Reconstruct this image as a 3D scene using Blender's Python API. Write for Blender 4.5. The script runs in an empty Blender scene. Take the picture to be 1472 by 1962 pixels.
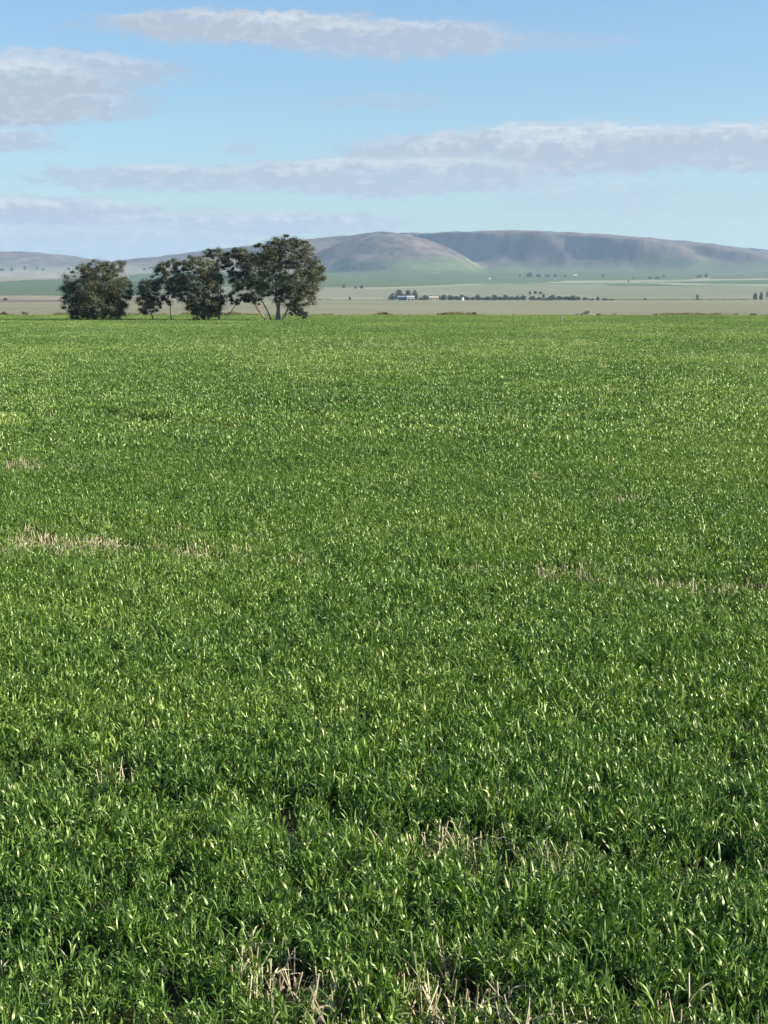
import bpy, math, random
import numpy as np
from mathutils import Vector, Matrix

R = math.radians
rng = np.random.default_rng(7)
random.seed(7)
scene = bpy.context.scene
COL = scene.collection

# ------------------------------------------------------------------ camera
F_PX, CX, CY, HOR = 3000.0, 736.0, 981.0, 572.0     # focal length and horizon of a 1472 x 1962 frame
CAM_H = 2.85
PITCH = math.atan((CY - HOR) / F_PX)
cam_d = bpy.data.cameras.new("camera")
cam = bpy.data.objects.new("camera", cam_d)
COL.objects.link(cam)
cam.location = (0, 0, CAM_H)
cam.rotation_euler = (math.pi / 2 - PITCH, 0, 0)
cam_d.sensor_fit = 'VERTICAL'
cam_d.sensor_height = 36.0
cam_d.lens = F_PX / 1962.0 * 36.0
cam_d.clip_start = 0.1
cam_d.clip_end = 60000
scene.camera = cam

# ------------------------------------------------------------------ light, exposure
SUN_EL, SUN_AZ = R(25), R(99)        # azimuth clockwise from the view direction (+Y): from the right, a little behind
sun_d = bpy.data.lights.new("sun", 'SUN')
sun_d.energy = 5.0
sun_d.angle = R(0.5)
sun_d.color = (1.0, 0.91, 0.76)
sun = bpy.data.objects.new("sun", sun_d)
COL.objects.link(sun)
sdir = Vector((math.sin(SUN_AZ) * math.cos(SUN_EL), math.cos(SUN_AZ) * math.cos(SUN_EL), math.sin(SUN_EL)))
sun.rotation_euler = (-sdir).to_track_quat('-Z', 'Y').to_euler()

vs = scene.view_settings
vs.view_transform = 'Standard'
vs.look = 'None'
vs.exposure = 1.3
vs.gamma = 1.0
vs.use_curve_mapping = False
scene.render.engine = 'CYCLES'
scene.cycles.use_denoising = True
scene.cycles.max_bounces = 8
scene.cycles.transparent_max_bounces = 8
scene.cycles.volume_bounces = 1


def pix_dir(px, py):
    """direction of a point of the 1472 x 1962 frame in world space"""
    u, v = (px - CX) / F_PX, (CY - py) / F_PX
    c, s = math.cos(PITCH), math.sin(PITCH)
    return Vector((u, c + v * s, -s + v * c))


class NT:
    """tiny node-tree writer"""
    def __init__(self, tree):
        self.t = tree

    def n(self, typ, **kw):
        x = self.t.nodes.new(typ)
        for k, v in kw.items():
            setattr(x, k, v)
        return x

    def put(self, sock, v):
        if isinstance(v, bpy.types.NodeSocket):
            self.t.links.new(v, sock)
        elif v is not None:
            if getattr(sock, 'type', '') == 'RGBA' and len(v) == 3:
                v = (*v, 1)
            sock.default_value = v

    def math(self, op, a, b=None, c=None, clamp=False):
        x = self.n('ShaderNodeMath', operation=op, use_clamp=clamp)
        self.put(x.inputs[0], a)
        if b is not None:
            self.put(x.inputs[1], b)
        if c is not None:
            self.put(x.inputs[2], c)
        return x.outputs[0]

    def step(self, v, a, b, lo=0.0, hi=1.0):
        x = self.n('ShaderNodeMapRange', interpolation_type='SMOOTHSTEP')
        self.put(x.inputs[0], v)
        for i, q in enumerate((a, b, lo, hi)):
            self.put(x.inputs[1 + i], q)
        return x.outputs[0]

    def mix(self, f, a, b, mode='MIX'):
        x = self.n('ShaderNodeMix', data_type='RGBA', blend_type=mode)
        self.put(x.inputs[0], f)
        self.put(x.inputs[6], a)
        self.put(x.inputs[7], b)
        return x.outputs[2]

    def noise(self, vec, scale, detail=3.0, rough=0.5, col=False):
        x = self.n('ShaderNodeTexNoise')
        if vec is not None:
            self.put(x.inputs['Vector'], vec)
        x.inputs['Scale'].default_value = scale
        x.inputs['Detail'].default_value = detail
        x.inputs['Roughness'].default_value = rough
        return x.outputs['Color' if col else 'Fac']

    def comb(self, x_, y_, z_):
        x = self.n('ShaderNodeCombineXYZ')
        for i, q in enumerate((x_, y_, z_)):
            self.put(x.inputs[i], q)
        return x.outputs[0]


# ------------------------------------------------------------------ world: Nishita sky with low streaky clouds
world = bpy.data.worlds.new("World")
scene.world = world
world.use_nodes = True
wt = world.node_tree
wt.nodes.clear()
W = NT(wt)
sky = W.n('ShaderNodeTexSky', sky_type='NISHITA', sun_disc=False)
sky.sun_elevation = SUN_EL
sky.sun_rotation = SUN_AZ
sky.altitude = 150
sky.air_density = 1.0
sky.dust_density = 1.0
sky.ozone_density = 2.5
tc = W.n('ShaderNodeTexCoord').outputs['Generated']
sep = W.n('ShaderNodeSeparateXYZ')
W.put(sep.inputs[0], tc)
dx, dy, dz = sep.outputs
az = W.math('MULTIPLY', W.math('ARCTAN2', dx, dy), 180 / math.pi)           # degrees, 0 = +Y
el = W.math('MULTIPLY', W.math('ARCSINE', dz), 180 / math.pi)
cvec = W.comb(W.math('MULTIPLY', az, 0.28), el, 0.0)
nA = W.noise(cvec, 1.3, 5.0, 0.55)
nB = W.noise(W.comb(W.math('MULTIPLY', az, 0.16), el, 3.7), 2.6, 5.0, 0.6)
nC = W.noise(W.comb(az, W.math('MULTIPLY', el, 1.3), 9.1), 1.6, 6.0, 0.62)
nD = W.noise(W.comb(W.math('MULTIPLY', az, .8), W.math('MULTIPLY', el, 2.0), 5.3), 2.6, 5.0, 0.5)
# puffy wobble of the outlines
elw = W.math('ADD', el, W.math('MULTIPLY', W.math('SUBTRACT', nC, 0.5), 0.7))
elw = W.math('ADD', elw, W.math('MULTIPLY', W.math('SUBTRACT', nA, 0.5), 0.5))
azw = W.math('ADD', az, W.math('MULTIPLY', W.math('SUBTRACT', nB, 0.5), 3.2))


def azel(px, py):
    d = pix_dir(px, py).normalized()
    return math.degrees(math.atan2(d.x, d.y)), math.degrees(math.asin(d.z))


# (x0, x1, y_top, y_bottom, opacity): streaks where the photograph has them
STREAKS = [
    (190, 760, 24, 74, .95), (500, 1010, 38, 108, .8), (860, 1200, 58, 96, .3),
    (-160, 350, 104, 160, .75), (-260, 235, 118, 232, 1.0), (60, 300, 186, 226, .5),
    (-200, 116, 250, 286, .8), (430, 484, 277, 294, .5),
    (70, 620, 318, 362, .8), (400, 1060, 302, 372, .9), (660, 1250, 250, 340, .9),
    (820, 1420, 232, 335, 1.0), (1120, 1900, 222, 326, 1.0), (960, 1340, 335, 415, .45),
    (1200, 1700, 360, 420, .25),
    (-300, 330, 382, 426, 1.0), (200, 760, 406, 448, .85), (-200, 450, 436, 492, .7), (400, 450, 396, 406, .5),
    (620, 850, 178, 210, .4),
]
cov = None
top = None
for x0, x1, y0, y1, op in STREAKS:
    a0, e0 = azel(x0, y1)
    a1, e1 = azel(x1, y0)
    ca, ra, ce, re = (a0 + a1) / 2, (a1 - a0) / 2 * 1.08, (e0 + e1) / 2, (e1 - e0) / 2 * 1.15
    p = W.math('DIVIDE', W.math('SUBTRACT', azw, ca), ra)
    q = W.math('DIVIDE', W.math('SUBTRACT', elw, ce), re)
    r4 = W.math('POWER', W.math('ADD', W.math('MULTIPLY', p, p), W.math('MULTIPLY', q, q)), 0.5)
    r4 = W.math('ADD', r4, W.math('MULTIPLY', W.math('SUBTRACT', nD, 0.5), 0.7))
    m = W.math('MULTIPLY', W.step(r4, 1.16, 0.74), op)
    # lit upper rim
    tq = W.math('MULTIPLY', m, W.step(q, 0.1, 0.8))
    cov = m if cov is None else W.math('MAXIMUM', cov, m)
    top = tq if top is None else W.math('MAXIMUM', top, tq)
# beyond the frame the same kind of cloud goes on, by chance
fr = W.noise(W.comb(W.math('MULTIPLY', az, 0.055), W.math('MULTIPLY', el, 0.24), 21.0), 1.0, 6.0, 0.6)
free = W.step(fr, 0.52, 0.66)
off = W.math('MAXIMUM', W.step(W.math('ABSOLUTE', az), 15.0, 20.0), W.step(el, 11.5, 14.5))
free = W.math('MULTIPLY', W.math('MULTIPLY', free, off), W.step(el, 0.0, 2.0))
cov = W.math('MAXIMUM', cov, W.math('MULTIPLY', free, 0.85))
cov = W.math('MULTIPLY', cov, W.step(nA, 0.18, 0.5, 0.7, 1.0))
cov = W.math('MULTIPLY', cov, 0.95, clamp=True)
shade = W.math('ADD', W.math('MULTIPLY', top, W.step(nB, .35, .65, .3, 1.0)), W.math('ADD', W.math('MULTIPLY', W.math('SUBTRACT', nC, 0.5), 1.3), W.math('MULTIPLY', W.math('SUBTRACT', nD, 0.5), 1.2)), clamp=True)
ccol = W.mix(shade, (3.12, 3.50, 4.10), (5.2, 5.35, 5.45))
clear = W.mix(1.0, sky.outputs[0], (.965, 1.07, 1.13), 'MULTIPLY')
final = W.mix(cov, clear, ccol)
bg = W.n('ShaderNodeBackground')
W.put(bg.inputs[0], final)
bg.inputs[1].default_value = 0.0615
wo = W.n('ShaderNodeOutputWorld')
wt.links.new(bg.outputs[0], wo.inputs[0])


# ------------------------------------------------------------------ helpers
def mesh_obj(name, V, Fc, mat=None, parent=None, smooth=False):
    me = bpy.data.meshes.new(name)
    V = np.asarray(V, dtype=np.float32)
    if isinstance(Fc, np.ndarray):
        k = Fc.shape[1]
        me.vertices.add(len(V))
        me.vertices.foreach_set("co", V.ravel())
        me.loops.add(Fc.size)
        me.loops.foreach_set("vertex_index", Fc.ravel().astype(np.int32))
        me.polygons.add(len(Fc))
        me.polygons.foreach_set("loop_start", np.arange(0, Fc.size, k, dtype=np.int32))
        me.polygons.foreach_set("loop_total", np.full(len(Fc), k, dtype=np.int32))
        me.update(calc_edges=True)
    else:
        me.from_pydata([tuple(map(float, v)) for v in V], [], [tuple(f) for f in Fc])
        me.update()
    if smooth:
        me.polygons.foreach_set("use_smooth", np.ones(len(me.polygons), dtype=bool))
    if mat:
        me.materials.append(mat)
    o = bpy.data.objects.new(name, me)
    COL.objects.link(o)
    if parent:
        o.parent = parent
    return o


def thing(name, label, cat, loc=(0, 0, 0), rz=0.0, group=None, scale=None):
    o = bpy.data.objects.new(name, None)
    COL.objects.link(o)
    o.empty_display_size = 0.3
    o.location = loc
    o.rotation_euler = (0, 0, rz)
    if scale:
        o.scale = scale
    o["label"] = label
    o["category"] = cat
    if group:
        o["group"] = group
    return o


def copy_tree(root, label, loc, rz, scale, group=None):
    r = root.copy()
    COL.objects.link(r)
    r.location, r.rotation_euler, r.scale = loc, (0, 0, rz), scale
    r["label"] = label
    if group:
        r["group"] = group
    for ch in root.children:
        c = ch.copy()
        COL.objects.link(c)
        c.parent = r
    return r


def vnoise(x, y, seed=0):
    """smooth value noise, vectorised"""
    x, y = np.asarray(x, float), np.asarray(y, float)
    xi, yi = np.floor(x).astype(np.int64), np.floor(y).astype(np.int64)
    xf, yf = x - xi, y - yi
    def h(a, b):
        n = (a * 374761393 + b * 668265263 + seed * 1442695041) & 0x7fffffff
        n = ((n ^ (n >> 13)) * 1274126177) & 0x7fffffff
        return ((n ^ (n >> 16)) & 0xffff) / 65535.0
    u, v = xf * xf * (3 - 2 * xf), yf * yf * (3 - 2 * yf)
    a = h(xi, yi) * (1 - u) + h(xi + 1, yi) * u
    b = h(xi, yi + 1) * (1 - u) + h(xi + 1, yi + 1) * u
    return a * (1 - v) + b * v


def fbm(x, y, oct=4, seed=0):
    s, a, t = 0.0, 0.5, 0.0
    for i in range(oct):
        s = s + a * vnoise(np.asarray(x) * 2 ** i, np.asarray(y) * 2 ** i, seed + i * 17)
        t += a
        a *= 0.5
    return s / t


def sstep(a, b, x):
    t = np.clip((np.asarray(x, float) - a) / (b - a), 0, 1)
    return t * t * (3 - 2 * t)


# ------------------------------------------------------------------ terrain
PROF_D = [0, 1500, 2000, 2800, 3600, 4400, 5200, 6000, 7000, 9000, 14000]
PROF_Z = [0, 0.0, 3.6, 19.5, 36.0, 60.0, 84.0, 110.0, 150.0, 140.0, 60.0]
SKY_X = [-900, -400, 0, 60, 110, 165, 200, 240, 330, 420, 500, 560, 640, 700, 760, 830, 900, 960, 1040, 1100, 1200, 1300, 1400, 1472, 1700, 2100, 2800]
SKY_Y = [520, 490, 506, 506, 506, 506, 503, 498, 488, 477, 467, 460, 453, 450, 448, 446, 443, 442, 443, 446, 453, 461, 472, 480, 500, 520, 530]


YF_X = np.linspace(-600, 2400, 1501)
_yf = np.interp(YF_X, [-600, 200, 560, 700, 822, 872, 960, 1035, 1060, 1115, 1150, 1186, 1240, 1310, 1385, 1500, 1540, 1700, 2400],
                [5900, 5950, 6150, 6200, 6250, 6950, 6400, 6230, 6270, 5920, 5960, 6010, 6210, 6000, 5960, 5900, 6080, 5900, 5900])
_k = np.exp(-(np.arange(-30, 31) * 2.0 / 12) ** 2 / 2)
YF_Y = np.convolve(np.pad(_yf, 30, mode='edge'), _k / _k.sum(), mode='valid')      # hill front, softened
_k = np.exp(-(np.arange(-150, 151) * 2.0 / 110) ** 2 / 2)
YF_B = np.convolve(np.pad(YF_Y, 150, mode='edge'), _k / _k.sum(), mode='valid')     # the same without its gullies


def smax(a, b, k):
    h = np.clip(0.5 + 0.5 * (a - b) / k, 0, 1)
    return b + (a - b) * h + k * h * (1 - h)


def smin(a, b, k):
    return -smax(-a, -b, k)


def terrain(X, Y):
    X, Y = np.asarray(X, float), np.asarray(Y, float)
    D = np.hypot(X, Y)
    Yp = np.maximum(Y, 1.0)
    px = np.where(Y > 0, CX + F_PX * X / np.maximum(Yp, 200), 736 + np.sign(X) * 4000)
    z = np.interp(D, PROF_D, PROF_Z)
    side = 1 - 0.75 * sstep(2200, 5000, np.abs(px - 736))
    front = sstep(0, 3000, Y)
    z = z * side * (0.35 + 0.65 * front)
    # left country: lower
    left = 1 - sstep(120, 420, px)
    z = z * (1 - 0.22 * left * sstep(3800, 5600, D))
    # gentle swell of the plain and roll of the far paddocks
    z = z + (fbm(X / 160, Y / 160, 3, 5) - 0.5) * 1.2 * sstep(200, 500, D)
    z = z + (fbm(X / 700, Y / 700, 3, 9) - 0.5) * 16 * sstep(2000, 4200, D)
    hillzone = front * sstep(4600, 5200, D)
    # --- main hill: a front that steps back and forth, cut by gullies, up to an even skyline
    Ys = np.clip(Y, 4600, 8200)
    wx = (fbm(X / 420, Y / 420, 4, 3) - 0.5)
    wy = (fbm(X / 300, Y / 300, 4, 4) - 0.5)
    t = (X - 0.5 * (6220 - Ys) + wx * 90)              # sheared along the fall of the spurs
    tp = CX + F_PX * t / 6700.0                        # in frame columns at the hill's distance
    yf = np.interp(tp, YF_X, YF_Y)
    yf = yf + wy * 45
    zr = 2.85 + 7000 * (HOR - np.interp(px, SKY_X, SKY_Y)) / F_PX
    foot = np.interp(Ys, PROF_D, PROF_Z) * (1 - 0.22 * left)
    fd = np.maximum(Ys - yf + 330, 0)
    fb = np.maximum(Ys - np.interp(tp, YF_X, YF_B) - wy * 90 + 330, 0)
    rise, rise_b = 0.72 * fd * fd / (fd + 330), 0.60 * fb * fb / (fb + 330)
    wg = sstep(30, 120, rise_b)                        # gullies bite into the upper slope only
    face = foot - 6 + rise * wg + rise_b * (1 - wg)
    face = face + wx * 26 + wy * 18
    ridge = zr + (fbm(X / 500, Y / 500, 3, 8) - 0.5) * 5
    back = ridge - np.maximum(Ys - 7000, 0) * 0.10
    front_ramp = np.maximum(7000 - Ys, 0) * 0.055
    hill = smin(face, back - front_ramp * 0.9, 26)
    # --- the round nose standing in front of it
    ddx = X - 0.14 * (6350 - Ys) - (722 - CX) * 6350 / F_PX + wx * 60
    ddy = (Ys - 6350) + wy * 120
    ztop = 2.85 + 6350 * (HOR - 445) / F_PX
    dropx = np.where(ddx > 0, 100 * (np.abs(ddx) / 330) ** 2.1, 78 * (np.abs(ddx) / 300) ** 1.7)
    dropy = np.where(ddy < 0, 176 * (np.abs(ddy) / 1050) ** 1.25, 150 * (np.abs(ddy) / 600) ** 1.6)
    nose = ztop - np.minimum(dropx + dropy, 400) + wy * 16 + wx * 12
    hill = smax(hill, nose, 14)
    hill = np.maximum(hill, -5)
    rid = 1 - np.abs(2 * fbm((X - .3 * Y) / 170, Y / 420, 4, 14) - 1)
    fine = (fbm(X / 90, Y / 150, 4, 12) - 0.5) * 11 + (rid - .8) * 9 * sstep(5200, 6000, D)
    zz = np.where(hillzone > 0, smax(z, z + (hill - z) * hillzone, 26) - 6.5, z)
    # left far hill
    lc = np.interp(px, [-1400, -500, 0, 60, 110, 165, 210, 260], [500, 478, 482.5, 484, 488, 494.5, 501, 512])
    lh = 2.85 + 8200 * (HOR - lc) / F_PX
    lhill = lh - np.abs(Y - 8200) * 0.085 + wx * 20
    zl = np.where((px < 270) & (Y > 3000), lhill, -50)
    zz = np.where(hillzone > 0, smax(zz, zl * hillzone - 50 * (1 - hillzone), 10) , zz)
    return zz + fine * hillzone


def ground_hit(px, py, dmin=250.0, dmax=8500.0):
    d = pix_dir(px, py)
    d = d / d.y
    ys = np.geomspace(dmin, dmax, 1500)
    zs = CAM_H + ys * d.z
    tz = terrain(ys * d.x, ys)
    k = np.nonzero(zs <= tz)[0]
    i = k[0] if len(k) else len(ys) - 1
    return float(ys[i] * d.x), float(ys[i])


def zt(x, y):
    return float(terrain(np.array([x]), np.array([y]))[0])


# field patches: (colour, outline in frame points that are cast onto the ground)
TAN, CREAM, PINK = (.185, .185, .122), (.245, .24, .168), (.22, .19, .14)
GREEN, BLUEGREEN, PALEG = (.080, .110, .042), (.070, .108, .050), (.165, .172, .108)
BROWN, GREYT = (.14, .105, .08), (.215, .20, .15)
HILL = (.108, .083, .064)
FIELDS = [
    # far right: pale green flats between farm and hill
    (PALEG, [(690, 566), (1900, 562), (1900, 546), (1300, 546), (800, 552)]),
    (GREEN, [(760, 550), (1100, 548), (1900, 545), (1900, 498), (1300, 500), (960, 500), (700, 503), (560, 520), (560, 551)]),
    (PALEG, [(740, 556), (1160, 550), (1160, 543), (820, 549)]),
    (CREAM, [(690, 554), (900, 546.5), (1060, 542.5), (1260, 543), (1340, 546.5), (1900, 552), (1900, 549.5), (1350, 544), (1260, 540.8), (1060, 540.2), (900, 544), (690, 552)]),
    (CREAM, [(1080, 540.5), (1240, 540), (1380, 537.5), (1900, 534), (1900, 531.5), (1380, 535), (1240, 537), (1080, 538)]),
    (CREAM, [(1320, 538), (1360, 536), (1360, 533), (1320, 535)]),
    # tan flat left of the farm
    (TAN, [(560, 575), (900, 572), (900, 556), (700, 553), (560, 551)]),
    (CREAM, [(640, 574), (735, 574), (735, 571), (640, 571)]),
    # left
    (GREYT, [(-500, 540), (250, 538), (560, 540), (560, 505), (250, 505), (-500, 505)]),
    (GREEN, [(250, 545), (560, 552), (560, 525), (420, 520), (250, 528)]),
    (BLUEGREEN, [(-700, 565), (60, 567), (290, 566), (290, 533), (120, 534), (0, 540), (-700, 546)]),
    (PINK, [(-700, 575), (420, 577), (420, 566), (-700, 566)]),
    (BROWN, [(-700, 579.5), (-20, 579.5), (60, 579.2), (118, 578.6), (118, 575), (88, 574), (-20, 573.5), (-700, 573)]),
]


def in_poly(X, Y, P):
    c = np.zeros(X.shape, bool)
    n = len(P)
    for i in range(n):
        x1, y1 = P[i]
        x2, y2 = P[(i + 1) % n]
        if y1 == y2:
            continue
        k = ((y1 > Y) != (y2 > Y)) & (X < (x2 - x1) * (Y - y1) / (y2 - y1) + x1)
        c ^= k
    return c


CROP_END = 252.0


def ground_colour(X, Y, Z):
    D = np.hypot(X, Y)
    C = np.empty(X.shape + (3,))
    C[:] = TAN
    n1 = fbm(X / 60, Y / 60, 4, 31)
    n2 = fbm(X / 300, Y / 300, 4, 33)
    C[:] = np.array(TAN)[None] * (0.82 + 0.36 * n1[..., None])
    C = C * (1 - 0.25 * sstep(.5, .75, n2)[..., None] * np.array([.5, .1, .6]))
    wX = X + (fbm(X / 120, Y / 120, 3, 41) - .5) * 26
    wY = Y + (fbm(X / 160, Y / 160, 3, 43) - .5) * 0.006 * Y
    for col, pts in FIELDS:
        P = [ground_hit(a, b) for a, b in pts]
        m = in_poly(wX, wY, P)
        C[m] = np.array(col) * (0.88 + 0.24 * n1[m][..., None])
    # the hill: dry grass and stone above, green pushing up its foot
    hf = sstep(105, 175, Z + (n2 - .5) * 40 + (fbm(X / 110, Y / 110, 4, 51) - .5) * 50) * sstep(4700, 5300, D)
    hc = np.array(HILL) * (0.4 + 1.2 * fbm(X / 45, Y / 90, 5, 53)[..., None])
    hc = hc * (1 - .45 * sstep(.60, .66, fbm(X / 26, Y / 60, 3, 57))[..., None])
    C = C * (1 - hf[..., None]) + hc * hf[..., None]
    # soil of the crop
    m = (Y < CROP_END) & (Y > -60) & (np.abs(X) < 400)
    C[m] = np.array((.07, .054, .037)) * (0.8 + 0.4 * n1[m][..., None])
    return C


def build_ground():
    a_in = np.arange(-24, 24.01, 0.085)
    a_out = np.arange(27, 333.1, 3.0)
    A = np.radians(np.concatenate([a_in, a_out]))
    rad = np.concatenate([[0.4], np.linspace(1.5, 60, 40), np.geomspace(64, 250, 30), [251.5, 252.5], np.geomspace(258, 1700, 90),
                          np.geomspace(1712, 5000, 150), np.linspace(5015, 8600, 190), np.geomspace(8800, 13000, 12)])
    cut = int(np.searchsorted(rad, 5000)) - 1
    RR, AA = np.meshgrid(rad, A, indexing='ij')
    X, Y = RR * np.sin(AA), RR * np.cos(AA)
    Z = terrain(X, Y)
    C = ground_colour(X, Y, Z)
    na = len(A)

    def sheet(name, i0, i1, cap=False):
        r = i1 - i0
        idx = np.arange(r * na).reshape(r, na)
        a = idx[:-1]
        b = idx[1:]
        Fq = np.stack([a, np.roll(a, -1, 1), np.roll(b, -1, 1), b], -1).reshape(-1, 4)[:, ::-1]
        V = np.stack([X[i0:i1], Y[i0:i1], Z[i0:i1]], -1).reshape(-1, 3)
        o = mesh_obj(name, V, np.ascontiguousarray(Fq), None, None, True)
        at = o.data.color_attributes.new("field", 'FLOAT_COLOR', 'POINT')
        cc = np.concatenate([C[i0:i1].reshape(-1, 3), np.ones((r * na, 1))], 1).astype(np.float32)
        at.data.foreach_set("color", cc.ravel())
        o["kind"] = "structure"
        return o

    g = sheet("ground", 0, cut + 1)
    h = sheet("hills", cut, len(rad))
    mat = bpy.data.materials.new("ground_cover")
    mat.use_nodes = True
    t = NT(mat.node_tree)
    bs = mat.node_tree.nodes['Principled BSDF']
    at = t.n('ShaderNodeAttribute', attribute_name="field")
    geo = t.n('ShaderNodeNewGeometry').outputs['Position']
    n1 = t.noise(geo, 0.35, 6, .65)
    n2 = t.noise(geo, 0.02, 5, .6)
    mp = t.n('ShaderNodeMapping')
    t.put(mp.inputs[0], geo)
    mp.inputs['Scale'].default_value = (.006, .05, .05)
    mp.inputs['Rotation'].default_value = (0, 0, .12)
    n3 = t.noise(mp.outputs[0], 1.0, 5, .65)
    f = t.math('ADD', t.math('MULTIPLY', n1, .25), t.math('ADD', t.math('MULTIPLY', n2, .45), t.math('MULTIPLY', n3, .5)))
    col = t.mix(1.0, at.outputs['Color'], t.comb(t.math('ADD', f, .42), t.math('ADD', f, .42), t.math('ADD', f, .42)), 'MULTIPLY')
    t.put(bs.inputs['Base Color'], col)
    bs.inputs['Roughness'].default_value = 0.95
    bs.inputs['Specular IOR Level'].default_value = 0.1
    bmp = t.n('ShaderNodeBump')
    bmp.inputs['Strength'].default_value = 0.5
    bmp.inputs['Distance'].default_value = 0.15
    t.put(bmp.inputs['Height'], n1)
    t.put(bs.inputs['Normal'], bmp.outputs[0])
    g.data.materials.append(mat)
    h.data.materials.append(mat)
    return g, h


build_ground()


# ------------------------------------------------------------------ materials
def leaf_mat(name, cols, rough=.5, spec=.35, trans=.3, tint=False, noise_scale=None, spec_tint=None):
    """leaf surface: colour varied per leaf island / per plant, light passing through"""
    mat = bpy.data.materials.new(name)
    mat.use_nodes = True
    tr = mat.node_tree
    t = NT(tr)
    bs = tr.nodes['Principled BSDF']
    out = tr.nodes['Material Output']
    rnd = t.n('ShaderNodeNewGeometry').outputs['Random Per Island']
    ramp = t.n('ShaderNodeValToRGB')
    e = ramp.color_ramp.elements
    while len(e) < len(cols):
        e.new(0.5)
    for i, (p, c) in enumerate(cols):
        e[i].position = p
        e[i].color = (*c, 1)
    t.put(ramp.inputs[0], rnd)
    col = ramp.outputs[0]
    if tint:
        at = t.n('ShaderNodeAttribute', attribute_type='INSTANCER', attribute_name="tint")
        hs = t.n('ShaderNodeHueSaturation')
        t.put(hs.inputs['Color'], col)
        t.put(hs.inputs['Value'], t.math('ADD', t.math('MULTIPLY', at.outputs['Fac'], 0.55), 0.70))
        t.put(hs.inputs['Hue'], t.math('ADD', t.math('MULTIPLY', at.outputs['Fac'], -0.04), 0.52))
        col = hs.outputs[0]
    if noise_scale:
        nz = t.noise(t.n('ShaderNodeTexCoord').outputs['Object'], noise_scale, 3, .6)
        col = t.mix(1.0, col, t.comb(*[t.step(nz, .3, .7, .6, 1.45)] * 3), 'MULTIPLY')
    t.put(bs.inputs['Base Color'], col)
    bs.inputs['Roughness'].default_value = rough
    bs.inputs['Specular IOR Level'].default_value = spec
    if spec_tint:
        bs.inputs['Specular Tint'].default_value = (*spec_tint, 1)
    tl = t.n('ShaderNodeBsdfTranslucent')
    t.put(tl.inputs[0], t.mix(1.0, col, (1.5, 1.5, .6), 'MULTIPLY'))
    ms = t.n('ShaderNodeMixShader')
    ms.inputs[0].default_value = trans
    tr.links.new(bs.outputs[0], ms.inputs[1])
    tr.links.new(tl.outputs[0], ms.inputs[2])
    tr.links.new(ms.outputs[0], out.inputs[0])
    return mat


def plain_mat(name, col, rough=.7, var=.2, scale=3.0, spec=.3, stretch=(1, 1, 1), bump=0.0):
    mat = bpy.data.materials.new(name)
    mat.use_nodes = True
    t = NT(mat.node_tree)
    bs = mat.node_tree.nodes['Principled BSDF']
    mp = t.n('ShaderNodeMapping')
    t.put(mp.inputs[0], t.n('ShaderNodeTexCoord').outputs['Object'])
    mp.inputs['Scale'].default_value = stretch
    nz = t.noise(mp.outputs[0], scale, 5, .6)
    k = t.step(nz, .25, .75, 1 - var, 1 + var)
    t.put(bs.inputs['Base Color'], t.mix(1.0, col, t.comb(k, k, k), 'MULTIPLY'))
    bs.inputs['Roughness'].default_value = rough
    bs.inputs['Specular IOR Level'].default_value = spec
    if bump:
        b = t.n('ShaderNodeBump')
        b.inputs['Strength'].default_value = bump
        t.put(b.inputs['Height'], nz)
        t.put(bs.inputs['Normal'], b.outputs[0])
    return mat


M_WHEAT = leaf_mat("wheat_leaf", [(0, (.029, .060, .010)), (.45, (.107, .194, .029)), (.78, (.190, .300, .054)), (.92, (.37, .46, .16)), (1, (.44, .45, .22))],  # palest stops paint sunlit flecks into the leaf colour, darkest stop the shaded gaps
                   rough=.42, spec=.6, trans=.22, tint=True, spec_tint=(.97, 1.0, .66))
M_STRAW = leaf_mat("straw", [(0, (.34, .29, .18)), (.5, (.48, .43, .28)), (1, (.64, .59, .42))], rough=.6, spec=.4, trans=.15)
M_WEED = leaf_mat("pale_weed", [(0, (.20, .26, .10)), (.6, (.34, .38, .18)), (1, (.5, .5, .3))], rough=.5, spec=.4, trans=.3)
M_GUM = leaf_mat("gum_leaf", [(0, (.036, .047, .026)), (.55, (.062, .074, .038)), (.85, (.105, .110, .055)), (1, (.17, .150, .080))],
                 rough=.45, spec=.45, trans=.18, noise_scale=.45)
M_GUM_DARK = leaf_mat("dark_gum_leaf", [(0, (.030, .042, .028)), (.6, (.05, .062, .038)), (1, (.09, .09, .05))],
                      rough=.45, spec=.4, trans=.15, noise_scale=.45)
M_FAR = leaf_mat("windbreak_leaf", [(0, (.03, .04, .025)), (.6, (.05, .06, .035)), (1, (.09, .085, .05))], rough=.6, spec=.3, trans=.12)
M_BARK = plain_mat("pale_gum_bark", (.20, .17, .135), .8, .45, 2.2, .2, (1, 1, .35), .4)
M_BARK_DARK = plain_mat("dark_gum_bark", (.16, .13, .10), .9, .4, 2.5, .2, (1, 1, .35), .5)


# ------------------------------------------------------------------ trees
def tube(path, radii, sides=7):
    path = [Vector(p) for p in path]
    V, Fc = [], []
    n = len(path)
    for i, p in enumerate(path):
        d = (path[min(i + 1, n - 1)] - path[max(i - 1, 0)]).normalized()
        a = d.cross(Vector((.31, .9, .2))).normalized()
        b = d.cross(a)
        for k in range(sides):
            th = 2 * math.pi * k / sides
            V.append(p + (a * math.cos(th) + b * math.sin(th)) * radii[i])
    for i in range(n - 1):
        for k in range(sides):
            k2 = (k + 1) % sides
            Fc.append((i * sides + k, i * sides + k2, (i + 1) * sides + k2, (i + 1) * sides + k))
    Fc.append(tuple(range(sides))[::-1])
    Fc.append(tuple((n - 1) * sides + k for k in range(sides)))
    return [tuple(v) for v in V], Fc


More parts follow.
